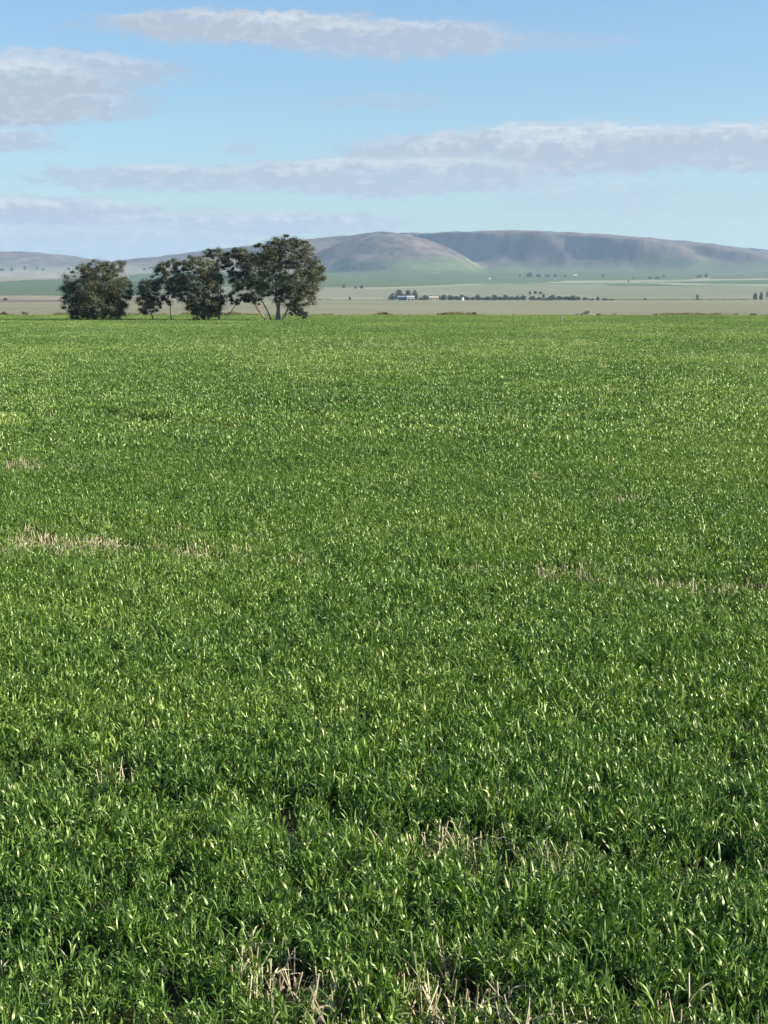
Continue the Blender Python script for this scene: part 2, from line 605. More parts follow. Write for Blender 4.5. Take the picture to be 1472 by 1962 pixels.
def limb(a, b, r0, r1, bend=.12, seg=6):
    a, b = Vector(a), Vector(b)
    L = (b - a).length
    off = Vector((rng.normal() * bend, rng.normal() * bend, rng.normal() * bend * .3)) * L
    pts, rad = [], []
    for i in range(seg + 1):
        s = i / seg
        p = a.lerp(b, s) + off * math.sin(s * math.pi) + Vector(rng.normal(0, .012 * L, 3)) * (0 < i < seg)
        pts.append(p)
        rad.append(r0 + (r1 - r0) * s ** .8)
    return pts, rad


def join(parts):
    V, Fc, o = [], [], 0
    for v, f in parts:
        V += list(v)
        Fc += [tuple(i + o for i in q) for q in f]
        o += len(v)
    return V, Fc


def leaves(centres, radii, per, size, droop=.55, flat=.62):
    """kite-shaped leaf faces scattered in clumps; returns V, F arrays"""
    n = len(centres)
    c = np.repeat(np.asarray(centres, float), per, 0)
    r = np.repeat(np.asarray(radii, float), per)[:, None]
    g = rng.normal(0, 1, (n * per, 3))
    g /= np.linalg.norm(g, axis=1, keepdims=True) + 1e-9
    g *= np.minimum(np.abs(rng.normal(0, .62, (n * per, 1))) + .08, 1.7)
    p = c + g * r * np.array([1, 1, flat])
    d = rng.normal(0, 1, p.shape)
    d[:, 2] -= droop * 1.6
    d /= np.linalg.norm(d, axis=1, keepdims=True)
    s = np.cross(d, rng.normal(0, 1, p.shape))
    s /= np.linalg.norm(s, axis=1, keepdims=True) + 1e-9
    L = size * rng.uniform(.65, 1.4, (len(p), 1))
    w = L * rng.uniform(.26, .42, (len(p), 1))
    V = np.stack([p - d * L * .5, p + s * w * .5, p + d * L * .5, p - s * w * .5], 1).reshape(-1, 3)
    Fq = np.arange(len(V)).reshape(-1, 4)
    return V, Fq


def gum_tree(name, label, cat, bx, Yd, stems, lobes, mat=None, bark=None, per=230, leaf=.15, k=11.5, clump=.66, group=None):
    """bx: frame column of the foot; Yd distance; lobes (px, py, rx, rz, dy) and stems (foot_dx, px, py, dy, r) in frame points
    of the photograph, turned into metres at that distance"""
    s = Yd / F_PX
    base = Vector(((bx - CX) * s, Yd, 0))
    zb = zt(base.x, base.y)
    base.z = zb
    hz = HOR + CAM_H / s                       # frame row of the ground there

    def loc(px, py, dy):
        return Vector(((px - bx) * s, dy, (hz - py) * s))
    root = thing(name, label, cat, base, 0, group)
    tips = []
    for (fx, px, py, dy, r) in stems:
        a = Vector((fx * s, rng.normal(0, .12), -.15))
        b = loc(px, py, dy)
        pts, rad = limb(a, b, r * .72, r * .28, .05)
        v, f = tube(pts, [q * (1.45 if i == 0 else 1) for i, q in enumerate(rad)])
        parts = [(v, f)]
        st = mesh_obj("trunk", v, f, bark or M_BARK, root, True)
        tips.append((pts, rad, st))
    cs, rs = [], []
    for (px, py, rx, rz, dy) in lobes:
        br = []
        c = loc(px, py, dy)
        ax, az_ = rx * s * 1.1, rz * s * 1.1
        ay = (ax * .55 + az_ * .45) * .95
        n = int(k * ax * az_ + 5)
        g = rng.normal(0, 1, (n, 3))
        g /= np.linalg.norm(g, axis=1, keepdims=True)
        g *= (.30 + .66 * rng.random((n, 1)) ** .55)
        P = np.array(c)[None] + g * np.array([ax, ay, az_])
        P = P[P[:, 2] > .25]
        cs.append(P)
        rs.append(clump * rng.uniform(.4, 1.4, len(P)) * min(1.0, .35 + .4 * az_))
        # a limb into the lobe from the nearest stem, then twigs to some clumps
        best = min(((Vector(q) - c).length, ti, i) for ti, (pts, rad, _) in enumerate(tips) for i, q in enumerate(pts) if i >= 2)
        pts, rad, _ = tips[best[1]]
        q, q_r = pts[best[2]], rad[best[2]]
        lp, lr = limb(q, c + (c - q).normalized() * .12, min(q_r * .7, .14), .035, .10, 5)
        br.append(tube(lp, lr, 5))
        for j in rng.permutation(len(P))[:max(3, len(P) // 5)]:
            lp, lr = limb(c, P[j], .035, .012, .08, 3)
            br.append(tube(lp, lr, 4))
        v, f = join(br)
        mesh_obj("branch", v, f, bark or M_BARK, root, True)
    cs, rs = np.concatenate(cs), np.concatenate(rs)
    V, Fq = leaves(cs, rs, per, leaf)
    V[:, 2] = np.maximum(V[:, 2], .05)
    cr = mesh_obj("crown", V, Fq, mat or M_GUM, root)
    cr["kind"] = "stuff"
    return root


TG = "gum trees standing in the crop"
gum_tree("gum_tree", "leftmost gum tree, low broad round dome of foliage almost down to the crop", "tree", 192, 195,
         [(-22, 165, 560, .4, .13), (-4, 195, 535, -.2, .20), (8, 208, 545, .6, .16), (32, 232, 560, 0, .14), (38, 237, 520, .8, .09)],
         [(158, 552, 34, 34, .3), (200, 538, 46, 34, 0), (225, 562, 32, 36, .2), (190, 575, 48, 30, -1.0), (148, 586, 20, 17, -.4),
          (183, 520, 30, 18, .4), (237, 509, 7, 9, .8), (234, 588, 17, 21, -.3), (140, 560, 18, 24, .2), (252, 556, 7, 18, .4),
          (165, 590, 26, 17, -.8), (205, 592, 30, 18, -1.0), (213, 515, 16, 12, .2), (160, 603, 20, 9, -.9), (192, 604, 20, 9, -1.1), (228, 602, 18, 10, -.8)], group=TG)
gum_tree("gum_tree", "small dark gum tree on a single thin trunk, right beside the leftmost dome-shaped tree", "tree", 302, 194,
         [(0, 294, 552, 0, .13)],
         [(292, 556, 24, 24, 0), (283, 580, 17, 17, -.3), (306, 540, 16, 16, .3), (298, 583, 18, 14, .2), (276, 562, 10, 16, 0), (280, 597, 12, 6, 0)],
         mat=M_GUM_DARK, bark=M_BARK_DARK, group=TG)
gum_tree("gum_tree", "slender gum tree with a thin bowed trunk and airy top between two fuller trees", "tree", 334, 196.5,
         [(0, 325, 522, .2, .09)],
         [(318, 512, 15, 10, 0), (332, 506, 13, 10, .4), (310, 520, 8, 8, .2), (326, 532, 15, 13, .2), (330, 556, 12, 16, -.2), (322, 576, 9, 10, .1)],
         bark=M_BARK_DARK, group=TG)
gum_tree("gum_tree", "bushy gum tree on close-set trunks in the middle of the clump, crown reaching low", "tree", 396, 194,
         [(-14, 368, 545, .2, .15), (-2, 388, 520, 0, .2), (8, 404, 550, -.4, .16), (24, 425, 548, .2, .15), (-8, 378, 575, -.4, .1)],
         [(386, 524, 40, 28, 0), (358, 556, 27, 30, .3), (398, 568, 36, 36, -.8), (424, 560, 13, 34, .1), (356, 512, 22, 12, .3), (395, 594, 25, 15, -.5),
          (372, 590, 12, 12, -.2), (345, 540, 16, 22, .1), (410, 530, 22, 22, .2), (380, 500, 22, 9, .2), (415, 592, 12, 14, 0), (384, 602, 18, 9, -.7), (402, 600, 16, 9, -.8)], group=TG)
gum_tree("gum_tree", "tall thin-topped gum tree rising just behind the bushy middle tree, one limb leaning right", "tree", 424, 198.5,
         [(-2, 420, 500, .3, .13), (4, 462, 574, -.2, .09)],
         [(408, 490, 15, 10, .2), (421, 487, 11, 9, 0), (438, 494, 11, 12, -.2), (425, 508, 15, 11, .3), (444, 515, 8, 9, 0), (462, 578, 18, 7, -.2), (480, 573, 10, 7, -.3),
          (447, 568, 8, 10, 0)], group=TG)
gum_tree("gum_tree", "tallest gum tree at the right end of the clump, pale trunks fanning from one foot", "tree", 531, 193,
         [(-6, 495, 562, .3, .20), (1, 530, 525, -.3, .26), (6, 552, 510, .2, .24), (10, 574, 550, -.1, .18)],
         [(550, 486, 46, 26, 0), (584, 502, 30, 34, .2), (522, 502, 36, 32, .1), (574, 545, 40, 34, -.7), (532, 545, 38, 32, -.4), (546, 466, 34, 11, 0),
          (605, 520, 15, 18, .2), (618, 518, 8, 9, .4), (620, 534, 7, 5, .4), (588, 570, 20, 18, -.5), (552, 568, 28, 18, -.3), (575, 470, 18, 12, .2),
          (511, 478, 14, 10, .3), (498, 471, 6, 6, .3), (601, 545, 10, 22, 0), (600, 572, 4, 5, .1), (566, 588, 12, 9, -.4)], k=11, group=TG)
gum_tree("gum_tree", "shade-tinted dense gum tree leaning against the left side of the tallest one", "tree", 519, 198,
         [(0, 476, 560, .4, .15), (-5, 468, 525, .6, .12)],
         [(492, 516, 32, 32, .4), (467, 500, 22, 22, .3), (468, 540, 28, 22, .5), (490, 552, 26, 20, .1), (462, 490, 12, 11, .4), (447, 530, 10, 14, .2),
          (497, 576, 12, 7, .1), (455, 483, 7, 5, .2), (480, 566, 20, 8, .3)], mat=M_GUM_DARK, bark=M_BARK_DARK, group=TG)  # dark leaf material puts this crown's shade into its colour
gum_tree("low_shrub", "low dark shrub at the right foot of the tallest gum tree", "shrub", 566, 191.5,
         [(0, 570, 598, 0, .06), (5, 580, 597, .1, .05)],
         [(566, 601, 13, 8, 0), (581, 599, 10, 10, .2), (573, 594, 10, 7, -.1), (585, 606, 7, 6, 0)], mat=M_GUM_DARK, bark=M_BARK_DARK, clump=.4)


# far trees: a few kinds, then copies
def far_proto(kind):
    lob = {
        'round': [(0, 0, 5.0, 3.8, 3.4), (2.4, .5, 3.2, 2.6, 2.8), (-2.5, -.3, 3.0, 2.6, 2.7), (.5, 0, 7.4, 2.3, 1.8), (0, .3, 1.6, 3.8, 1.6)],
        'bush': [(0, 0, 2.2, 2.6, 1.9), (2.2, .4, 1.7, 2.0, 1.6), (-2.1, .2, 1.8, 2.1, 1.6), (.6, 0, 3.4, 1.8, 1.2)],
        'tall': [(0, 0, 7.8, 2.0, 2.4), (1.1, .3, 5.6, 1.9, 1.7), (-1.3, 0, 6.2, 1.7, 1.7), (.2, 0, 3.8, 1.3, 1.2)],
        'cone': [(0, 0, 2.2, 2.3, 1.6), (0, .1, 4.4, 1.9, 1.7), (.1, 0, 6.4, 1.3, 1.6), (0, 0, 8.0, .7, 1.2)],
        'wispy': [(0, 0, 9.2, 1.7, .9), (1.4, .2, 8.0, 1.0, .8), (-1.2, 0, 7.9, 1.0, .8)],
    }[kind]
    cs, rs, parts = [], [], []
    tp, tr_ = limb((0, 0, -.4), (lob[0][0], lob[0][1], lob[0][2]), .28, .12, .04, 5)
    parts.append(tube(tp, tr_, 6))
    for (x, y, z, rx, rz) in lob:
        n = int(4.5 * rx * rz + 6)
        g = rng.normal(0, 1, (n, 3))
        g /= np.linalg.norm(g, axis=1, keepdims=True)
        g *= .35 + .6 * rng.random((n, 1))
        P = np.array([x, y, z]) + g * np.array([rx, rx * .9, rz])
        P = P[P[:, 2] > .3]
        cs.append(P)
        rs.append(rng.uniform(.55, 1.0, len(P)))
        lp, lr = limb(tp[3], (x, y, z), .12, .04, .06, 4)
        parts.append(tube(lp, lr, 5))
    V, Fq = leaves(np.concatenate(cs), np.concatenate(rs), 22, .62)
    V[:, 2] = np.maximum(V[:, 2], 0)
    t_ = join(parts)
    me_t = mesh_obj("trunk", t_[0], t_[1], M_BARK_DARK, None, True)
    me_c = mesh_obj("crown", V, Fq, M_FAR)
    me_c["kind"] = "stuff"
    return me_t, me_c


NOM = {'round': 9.3, 'bush': 4.6, 'tall': 10.3, 'cone': 9.1, 'wispy': 10.2}
NOW = {'round': 9.6, 'bush': 8.2, 'tall': 5.6, 'cone': 4.6, 'wispy': 4.4}
PROTO = {k: [far_proto(k) for _ in range(3)] for k in NOM}
used = {k: 0 for k in NOM}


def far_tree(name, cat, kind, px, py_base, w_px, h_px, label, Yd=None, group=None):
    if Yd is None:
        x, y = ground_hit(px, py_base)
    else:
        y = Yd
        x = (px - CX) / F_PX * y
    s = y / F_PX
    root = thing(name, label, cat, (x, y, zt(x, y) - .15), float(rng.uniform(0, 6.28)), group,
                 (w_px * s / NOW[kind],) * 2 + (h_px * s / NOM[kind],))
    i = used[kind]
    used[kind] += 1
    for src in PROTO[kind][i % 3]:
        o = src if i < 3 else src.copy()
        if i >= 3:
            COL.objects.link(o)
        o.parent = root
    return root


FARM_Y = 1700.0
g_ = "trees around the white and blue farm shed"
far_tree("farm_tree", "tree", 'round', 752, 578, 18, 14, "low dark tree at the left end of the blue and white farm shed", FARM_Y + 10, g_)
far_tree("farm_tree", "tree", 'round', 765, 578, 24, 21, "dark tree rising behind the blue bay of the farm shed", FARM_Y + 34, g_)
far_tree("farm_tree", "tree", 'round', 781, 578, 25, 20, "dark tree behind the white bay of the farm shed", FARM_Y + 36, g_)
far_tree("farm_tree", "tree", 'round', 795, 578, 20, 20, "dark tree at the right end of the white farm shed", FARM_Y + 20, g_)
row = [(806, 7, 7, 'bush'), (814, 12, 12, 'round'), (824, 13, 12, 'round'), (837, 13, 11, 'bush'), (849, 15, 13, 'round'), (862, 14, 12, 'round'), (873, 12, 11, 'bush'),
       (883, 12, 14, 'round'), (893, 15, 9, 'bush'), (905, 9, 8, 'bush'), (914, 15, 13, 'round'), (926, 12, 8, 'bush'), (935, 12, 10, 'bush'), (946, 13, 13, 'round'),
       (957, 12, 9, 'bush'), (966, 14, 13, 'round'), (978, 13, 10, 'bush'), (989, 11, 11, 'round'), (1001, 14, 12, 'bush'), (1013, 5, 20, 'wispy'), (1017, 15, 10, 'bush'),
       (1023, 6, 22, 'wispy'), (1033, 6, 20, 'wispy'), (1032, 13, 9, 'bush'), (1039, 6, 15, 'tall'), (1047, 11, 7, 'bush'), (1056, 13, 13, 'round'), (1069, 15, 10, 'bush'), (1082, 16, 10, 'bush'),
       (1094, 16, 12, 'round'), (1105, 11, 9, 'bush'), (1118, 14, 6, 'bush'), (1131, 11, 5, 'bush'), (1142, 8, 9, 'round'), (1155, 13, 5, 'bush'), (1167, 9, 4, 'bush')]
ordn = ["first", "second", "third", "fourth", "fifth", "sixth", "seventh", "eighth", "ninth", "tenth", "eleventh", "twelfth", "thirteenth", "fourteenth", "fifteenth",
        "sixteenth", "seventeenth", "eighteenth", "nineteenth", "twentieth", "twenty-first", "twenty-second", "twenty-third", "twenty-fourth", "twenty-fifth",
        "twenty-sixth", "twenty-seventh", "twenty-eighth", "twenty-ninth", "thirtieth"]
cnt = {}
for px, w, h, kd in row:
    word = {'bush': "low dark bush", 'round': "round dark tree", 'wispy': "tall thin-stemmed wispy tree", 'tall': "narrow feathery tree"}[kd]
    nm = {'bush': "windbreak_bush", 'round': "windbreak_tree", 'wispy': "wispy_tree", 'tall': "narrow_tree"}[kd]
    cnt[kd] = cnt.get(kd, 0) + 1
    far_tree(nm, "bush" if kd == 'bush' else "tree", kd, px, 579, w * 1.55, h * .85, f"{word}, {ordn[cnt[kd]-1]} of its kind from the left in the farm windbreak",
             FARM_Y + float(rng.uniform(-8, 30)), "farm windbreak")
far_tree("paddock_bush", "bush", 'bush', 671, 577, 6, 8, "small lone bush on the tan flat left of the farm shed", 1720)
far_tree("paddock_bush", "bush", 'bush', 1231, 578, 8, 5, "small flat bush on the dark fence line right of the windbreak", FARM_Y)
far_tree("lone_tree", "tree", 'cone', 1331, 579, 8, 11, "lone cone-shaped tree on the dark fence line near the right", FARM_Y)
for i, (px, w, h, kd, lb) in enumerate([(1441, 12, 15, 'round', "leftmost round tree of the grove at the right edge"), (1452, 12, 16, 'round', "middle round tree of the grove at the right edge"),
                                        (1463, 6, 17, 'tall', "narrow upright tree of the grove at the right edge"), (1471, 13, 11, 'bush', "low bush closing the grove at the right edge"),
                                        (1484, 12, 14, 'round', "last round tree of the grove at the right edge")]):
    far_tree("grove_tree" if kd != 'bush' else "grove_bush", "tree" if kd != 'bush' else "bush", kd, px, 579, w, h, lb, FARM_Y + 6 * i, "grove at the right edge")
for px, py, w, h, kd, lb in [(659, 552, 10, 10, 'round', "leftmost of three small trees at the hill foot above the tan flat"),
                             (681, 553, 8, 7, 'round', "middle and lowest of three small trees above the tan flat"),
                             (693, 553, 10, 9, 'round', "rightmost of three small trees above the tan flat"),
                             (667, 516, 14, 5, 'bush', "left half of the small dark thicket on the lower slope of the round hill"),
                             (679, 516, 13, 5, 'bush', "right half of the small dark thicket on the lower slope of the round hill"),
                             (736, 517, 8, 4, 'bush', "small dark bush on the green slope below the round hill top"),
                             (996, 531, 7, 7, 'bush', "small bush left of the dark grove at the hill foot"),
                             (1015, 531, 18, 12, 'round', "tallest tree at the left end of the grove at the hill foot"),
                             (1032, 531, 17, 9, 'round', "second tree from the left in the grove at the hill foot"),
                             (1049, 531, 16, 8, 'bush', "broad bush in the middle of the grove at the hill foot"),
                             (1064, 531, 13, 9, 'round', "right end tree of the grove at the hill foot"),
                             (1083, 530, 14, 4, 'bush', "low bush between the hill foot grove and the white house"),
                             (1156, 530, 7, 6, 'round', "small lone tree right of the far white house"),
                             (1214, 537, 5, 8, 'tall', "narrow lone tree left of the long hedge on the far flat"),
                             (1204, 541, 6, 5, 'bush', "small bush on the cream strip left of the long hedge"),
                             (1245, 534, 18, 5, 'bush', "left bush above the long far hedge"), (1258, 534, 15, 5, 'bush', "right bush above the long far hedge"),
                             (1272, 531, 8, 6, 'round', "small round tree above the long far hedge"),
                             (1340, 532, 16, 7, 'bush', "broad dark bush above the right end of the cream strip"),
                             (1353, 531, 9, 9, 'round', "dark tree above the right end of the cream strip"),
                             (4, 519, 16, 6, 'bush', "bush at the left edge on the far left slope"), (23, 519, 9, 8, 'round', "lopsided small tree second from the left edge on the far slope"),
                             (48, 517, 9, 10, 'round', "upright tree third from the left edge on the far slope"), (71, 519, 6, 10, 'tall', "narrow tree in the middle of the far left slope"),
                             (84, 518, 11, 5, 'bush', "low bush on the far left slope"), (132, 518, 9, 8, 'round', "tree on the far left slope just above the leftmost gum dome"),
                             (277, 518, 7, 7, 'round', "small far tree seen above the gap beside the leftmost gum dome"), (290, 515, 14, 5, 'bush', "far bush seen above the small dark gum tree")]:
    far_tree("far_tree" if kd != 'bush' else "far_bush", "tree" if kd != 'bush' else "bush", kd, px, py, w * .85, h * .8, lb, None, "far trees on the slopes")
far_tree("paddock_bush", "bush", 'bush', 17, 574, 9, 7, "dark bush on the pinkish strip near the left edge", 1650)


def hedge(name, label, x0, x1, py, h_px, Yd=None, n=40):
    """low scrub line along a fence, one mesh of leaf clumps on short stems"""
    a = ground_hit(x0, py) if Yd is None else ((x0 - CX) / F_PX * Yd, Yd)
    b = ground_hit(x1, py) if Yd is None else ((x1 - CX) / F_PX * Yd, Yd)
    s = a[1] / F_PX
    root = thing(name, label, "hedge", (a[0], a[1], zt(*a)))
    cs, rs, st = [], [], []
    for i in range(n):
        k = i / (n - 1)
        x, y = a[0] + (b[0] - a[0]) * k, a[1] + (b[1] - a[1]) * k
        x += rng.uniform(-.5, .5) * (b[0] - a[0]) / n
        hh = h_px * s * rng.uniform(.35, 1.0)
        z = zt(x, y) - zt(*a)
        st.append(tube([(x - a[0], y - a[1], z - .2), (x - a[0], y - a[1], z + hh * .7)], [.08, .03], 5))
        for _ in range(3):
            cs.append((x - a[0] + rng.normal() * 1.2, y - a[1] + rng.normal() * .6, z + hh * rng.uniform(.3, .8)))
            rs.append(hh * .5 + .3)
    v, f = join(st)
    o = mesh_obj("stems", v, f, M_BARK_DARK, root)
    o["kind"] = "stuff"
    V, Fq = leaves(cs, rs, 18, .6)
    c = mesh_obj("foliage", V, Fq, M_FAR, root)
    c["kind"] = "stuff"
    return root


for k_, lst in PROTO.items():          # sources that no tree took
    for src in sum(lst[used[k_]:], ()):
        bpy.data.objects.remove(src)

hedge("low_hedge", "long thin dark line of low scrub running right from the farm windbreak", 1165, 1432, 579, 2.2, FARM_Y, 110)
hedge("far_hedge", "long dark hedge on the far pale flat, below the cream strip on the right", 1228, 1345, 542, 3.0, None, 70)
hedge("low_hedge", "faint low scrub line left of the farm shed", 600, 748, 577, 1.4, 1730, 50)


# ------------------------------------------------------------------ farm buildings
def boxv(x0, x1, y0, y1, z0, z1):
    V = [(x, y, z) for z in (z0, z1) for y in (y0, y1) for x in (x0, x1)]
    return V, [(0, 2, 3, 1), (4, 5, 7, 6), (0, 1, 5, 4), (2, 6, 7, 3), (0, 4, 6, 2), (1, 3, 7, 5)]


M_WHITE = plain_mat("white_sheet_metal", (.62, .62, .62), .5, .08, .6)
M_BLUE = plain_mat("blue_grey_sheet_metal", (.19, .24, .29), .45, .12, .6)
M_CREAM = plain_mat("cream_wall", (.36, .335, .26), .8, .1, .8)
M_ROOF = plain_mat("galvanised_roof", (.46, .47, .46), .5, .15, .5)
M_DARK = plain_mat("dark_opening", (.03, .03, .03), .9, .2, 1.0)
M_WOOD = plain_mat("weathered_wood", (.33, .29, .23), .9, .3, 6.0, .2, (1, 1, .2), .3)
M_PAINT = plain_mat("chalky_white_paint", (.45, .44, .38), .7, .1, 5.0)


def gable(name, label, cx, cy, L, Wd, hw, hr, wall_m, roof_m, rz=0.0, openings=(), cat="building"):
    root = thing(name, label, cat, (cx, cy, zt(cx, cy) - .1), rz)
    x, y = L / 2, Wd / 2
    V = [(-x, -y, 0), (x, -y, 0), (x, y, 0), (-x, y, 0), (-x, -y, hw), (x, -y, hw), (x, y, hw), (-x, y, hw), (-x, 0, hr), (x, 0, hr)]
    Fc = [(0, 1, 5, 4), (2, 3, 7, 6), (1, 2, 6, 9, 5), (3, 0, 4, 8, 7)]
    mesh_obj("wall", V, Fc, wall_m, root)
    o, t = .35, .12
    sl = (hr - hw) / y
    for sg in (-1, 1):
        ye = sg * (y + o)
        ze = hw - sl * o
        V = [(-x - o, ye, ze + .03), (x + o, ye, ze + .03), (x + o, 0, hr + .03), (-x - o, 0, hr + .03)]
        V += [(a, b, c + t) for a, b, c in V]
        mesh_obj("roof_sheet", V, [(3, 2, 1, 0), (4, 5, 6, 7), (0, 1, 5, 4), (1, 2, 6, 5), (2, 3, 7, 6), (3, 0, 4, 7)], roof_m, root)
    for (nm, a, b, z0, z1, m) in openings:
        mesh_obj(nm, *boxv(a, b, -y - .06, -y + .05, z0, z1), m, root)
        if nm == "window":
            mesh_obj("window_sill", *boxv(a - .1, b + .1, -y - .14, -y + .04, z0 - .1, z0 - .01), M_PAINT, root)
    return root


def fx(px, y):
    return (px - CX) / F_PX * y


gable("farm_shed", "blue-grey steel farm shed joined to the white one, under dark trees", fx(770, 1712), 1712, 9.2, 9, 3.4, 4.6, M_BLUE, M_BLUE, 0,
      [("doorway", -3.6, -.4, .1, 2.2, M_DARK), ("doorway", .4, 3.6, .1, 2.2, M_DARK)])
gable("farm_shed", "bright white farm shed to the right of the blue-grey one, under dark trees", fx(786.5, 1708), 1708, 8.0, 8, 3.7, 4.5, M_WHITE, M_WHITE, 0,
      [("doorway", -3.2, -.6, .1, 1.7, M_DARK), ("doorway", .5, 3.3, .1, 1.5, M_DARK)])
gable("farmhouse", "low cream farmhouse in front of the windbreak, right of the sheds", fx(830, 1690), 1690, 10.0, 8, 2.9, 4.4, M_CREAM, M_CREAM, R(6),
      [("door", -.5, .5, .1, 2.1, M_WOOD), ("window", -3.8, -2.2, .9, 2.1, M_DARK), ("window", 2.0, 3.6, .9, 2.1, M_DARK)])
hx, hy = ground_hit(1102, 530)
gable("far_house", "tiny white house at the hill foot right of the grove", hx, hy, 11, 8, 3.2, 5.5, M_CREAM, M_WHITE, R(-12),
      [("door", -.6, .6, .1, 2.3, M_WOOD), ("window", -5, -3, 1, 2.6, M_DARK), ("window", 3, 5, 1, 2.6, M_DARK)])
hx, hy = ground_hit(938, 536)
gable("far_house", "tiny pale house alone on the green slope left of the grove", hx, hy, 7, 6, 2.8, 4.4, M_CREAM, M_CREAM, R(10),
      [("door", -.5, .5, .1, 2.1, M_WOOD), ("window", -3.4, -2, 1, 2.2, M_DARK)])


def lathe(prof, n=16):
    V, Fc = [], []
    for r, z in prof:
        for k in range(n):
            a = 2 * math.pi * k / n
            V.append((r * math.cos(a), r * math.sin(a), z))
    for i in range(len(prof) - 1):
        for k in range(n):
            k2 = (k + 1) % n
            Fc.append((i * n + k, i * n + k2, (i + 1) * n + k2, (i + 1) * n + k))
    Fc.append(tuple((len(prof) - 1) * n + k for k in range(n)))
    return V, Fc


tk = thing("water_tank", "small round white water tank among the windbreak trees", "tank", (fx(885, 1688), 1688, zt(fx(885, 1688), 1688)))
mesh_obj("tank_shell", *lathe([(1.5, 0), (1.5, .9), (1.54, .92), (1.54, 1.0), (1.5, 1.02), (1.5, 2.4)]), M_WHITE, tk)
mesh_obj("tank_lid", *lathe([(1.58, 2.4), (1.58, 2.5), (.3, 3.0), (.3, 3.1)]), M_WHITE, tk)

# post standing in the crop
pp = thing("marker_post", "short pale post standing alone in the far crop right of centre", "post", (fx(1072.5, 188), 188, 0))
mesh_obj("post_shaft", *boxv(-.085, .0, -.07, .07, -.1, .92), M_WOOD, pp)
mesh_obj("marker_board", *boxv(.003, .13, -.08, -.05, .38, .96), M_PAINT, pp)


# things along the far edge of the crop
def edge_bush(px, py, w_px, h_px, label, Yd=253.5, name="edge_bush"):
    s = Yd / F_PX
    x = (px - CX) * s
    root = thing(name, label, "bush", (x, Yd, zt(x, Yd)), 0, "bushes along the far edge of the crop")
    w, h = w_px * s * .5, (HOR + CAM_H / s - py) * s
    st, cs, rs = [], [], []
    for i in range(9):
        p = (rng.uniform(-.8, .8) * w, rng.uniform(-.7, .7) * w, h * rng.uniform(.35, .85))
        lp, lr = limb((p[0] * .2, p[1] * .2, -.1), p, .03, .01, .1, 3)
        st.append(tube(lp, lr, 4))
        cs.append(p)
        rs.append(.3 * w + .12)
    v, f = join(st)
    mesh_obj("stems", v, f, M_BARK_DARK, root)
    V, Fq = leaves(cs, rs, 40, .14)
    V[:, 2] = np.maximum(V[:, 2], 0)
    c = mesh_obj("foliage", V, Fq, M_GUM_DARK, root)
    c["kind"] = "stuff"
    return root


for px, py, w, h, lb in [(738, 597.5, 8, 6, "small dark bush at the crop's far edge below the farm shed"),
                         (851, 598, 10, 5, "flat dark bush at the crop's far edge below the windbreak's left part"),
                         (908, 596.5, 9, 7, "round dark bush at the crop's far edge left of the marker post"),
                         (1122, 594.5, 14, 8, "darkest mound-like bush at the crop's far edge beside pale stones"),
                         (1108, 601, 16, 4, "low brownish bush just left of the pale stones"),
                         (1142, 600.5, 14, 4, "low brownish bush just right of the pale stones"),
                         (1251, 600.5, 9, 4, "tiny bush at the crop's far edge below the conical tree's left"),
                         (1437, 600, 14, 5, "flat dark bush at the crop's far edge near the right side"),
                         (1470, 602, 10, 4, "low bush at the crop's far edge at the right side"),
                         (14, 594.5, 8, 6, "small bush at the far edge of the crop near the left side"),
                         (54, 596, 14, 4, "low flat bush at the crop's far edge left of the gum dome")]:
    edge_bush(px, py, w, h, lb)


def stone(px, Yd, r, label):
    s = Yd / F_PX
    x = (px - CX) * s
    prof = []
    V, Fc = lathe([(r * .9, -.1), (r, .15 * r), (r * .85, .5 * r), (r * .45, .75 * r), (r * .05, .8 * r)], 10)
    V = [(a * (1 + .2 * rng.normal()), b, c * (1 + .12 * rng.normal())) for a, b, c in V]
    o = mesh_obj("field_stone", V, Fc, M_STONE)
    o.location = (x, Yd, zt(x, Yd))
    o["label"], o["category"], o["group"] = label, "stone", "pale stones at the crop edge"


M_STONE = plain_mat("pale_limestone", (.36, .33, .27), .9, .25, 4.0, .2, (1, 1, 1), .4)
stone(1127, 251.0, .62, "left pale stone under the dark mound-like bush at the crop's far edge")
stone(1134, 250.6, .5, "right pale stone under the dark mound-like bush at the crop's far edge")


# ------------------------------------------------------------------ the crop
def blade(base, yaw, L, w, lift, curl, twist, seg):
    """arching ribbon leaf: starts at base going up at angle lift, curls over"""
    V = []
    p = np.array(base, float)
    th = lift
    d_h = np.array([math.cos(yaw), math.sin(yaw), 0.0])
    side0 = np.array([-math.sin(yaw), math.cos(yaw), 0.0])
    ds = L / seg
    for i in range(seg + 1):
        s = i / seg
        wid = w * (.55 + .9 * s if s < .45 else max(.04, .955 * (1 - ((s - .45) / .55) ** 1.7)))
        tw = twist * s
        up = np.array([-math.sin(th) * d_h[0], -math.sin(th) * d_h[1], math.cos(th)])
        sd = side0 * math.cos(tw) + up * math.sin(tw)
        V.append(p - sd * wid * .5)
        V.append(p + sd * wid * .5)
        p = p + (d_h * math.cos(th) + np.array([0, 0, 1]) * math.sin(th)) * ds
        th -= curl / seg * (.4 + 1.4 * s)
    Fc = [(2 * i, 2 * i + 1, 2 * i + 3, 2 * i + 2) for i in range(seg)]
    return V, Fc


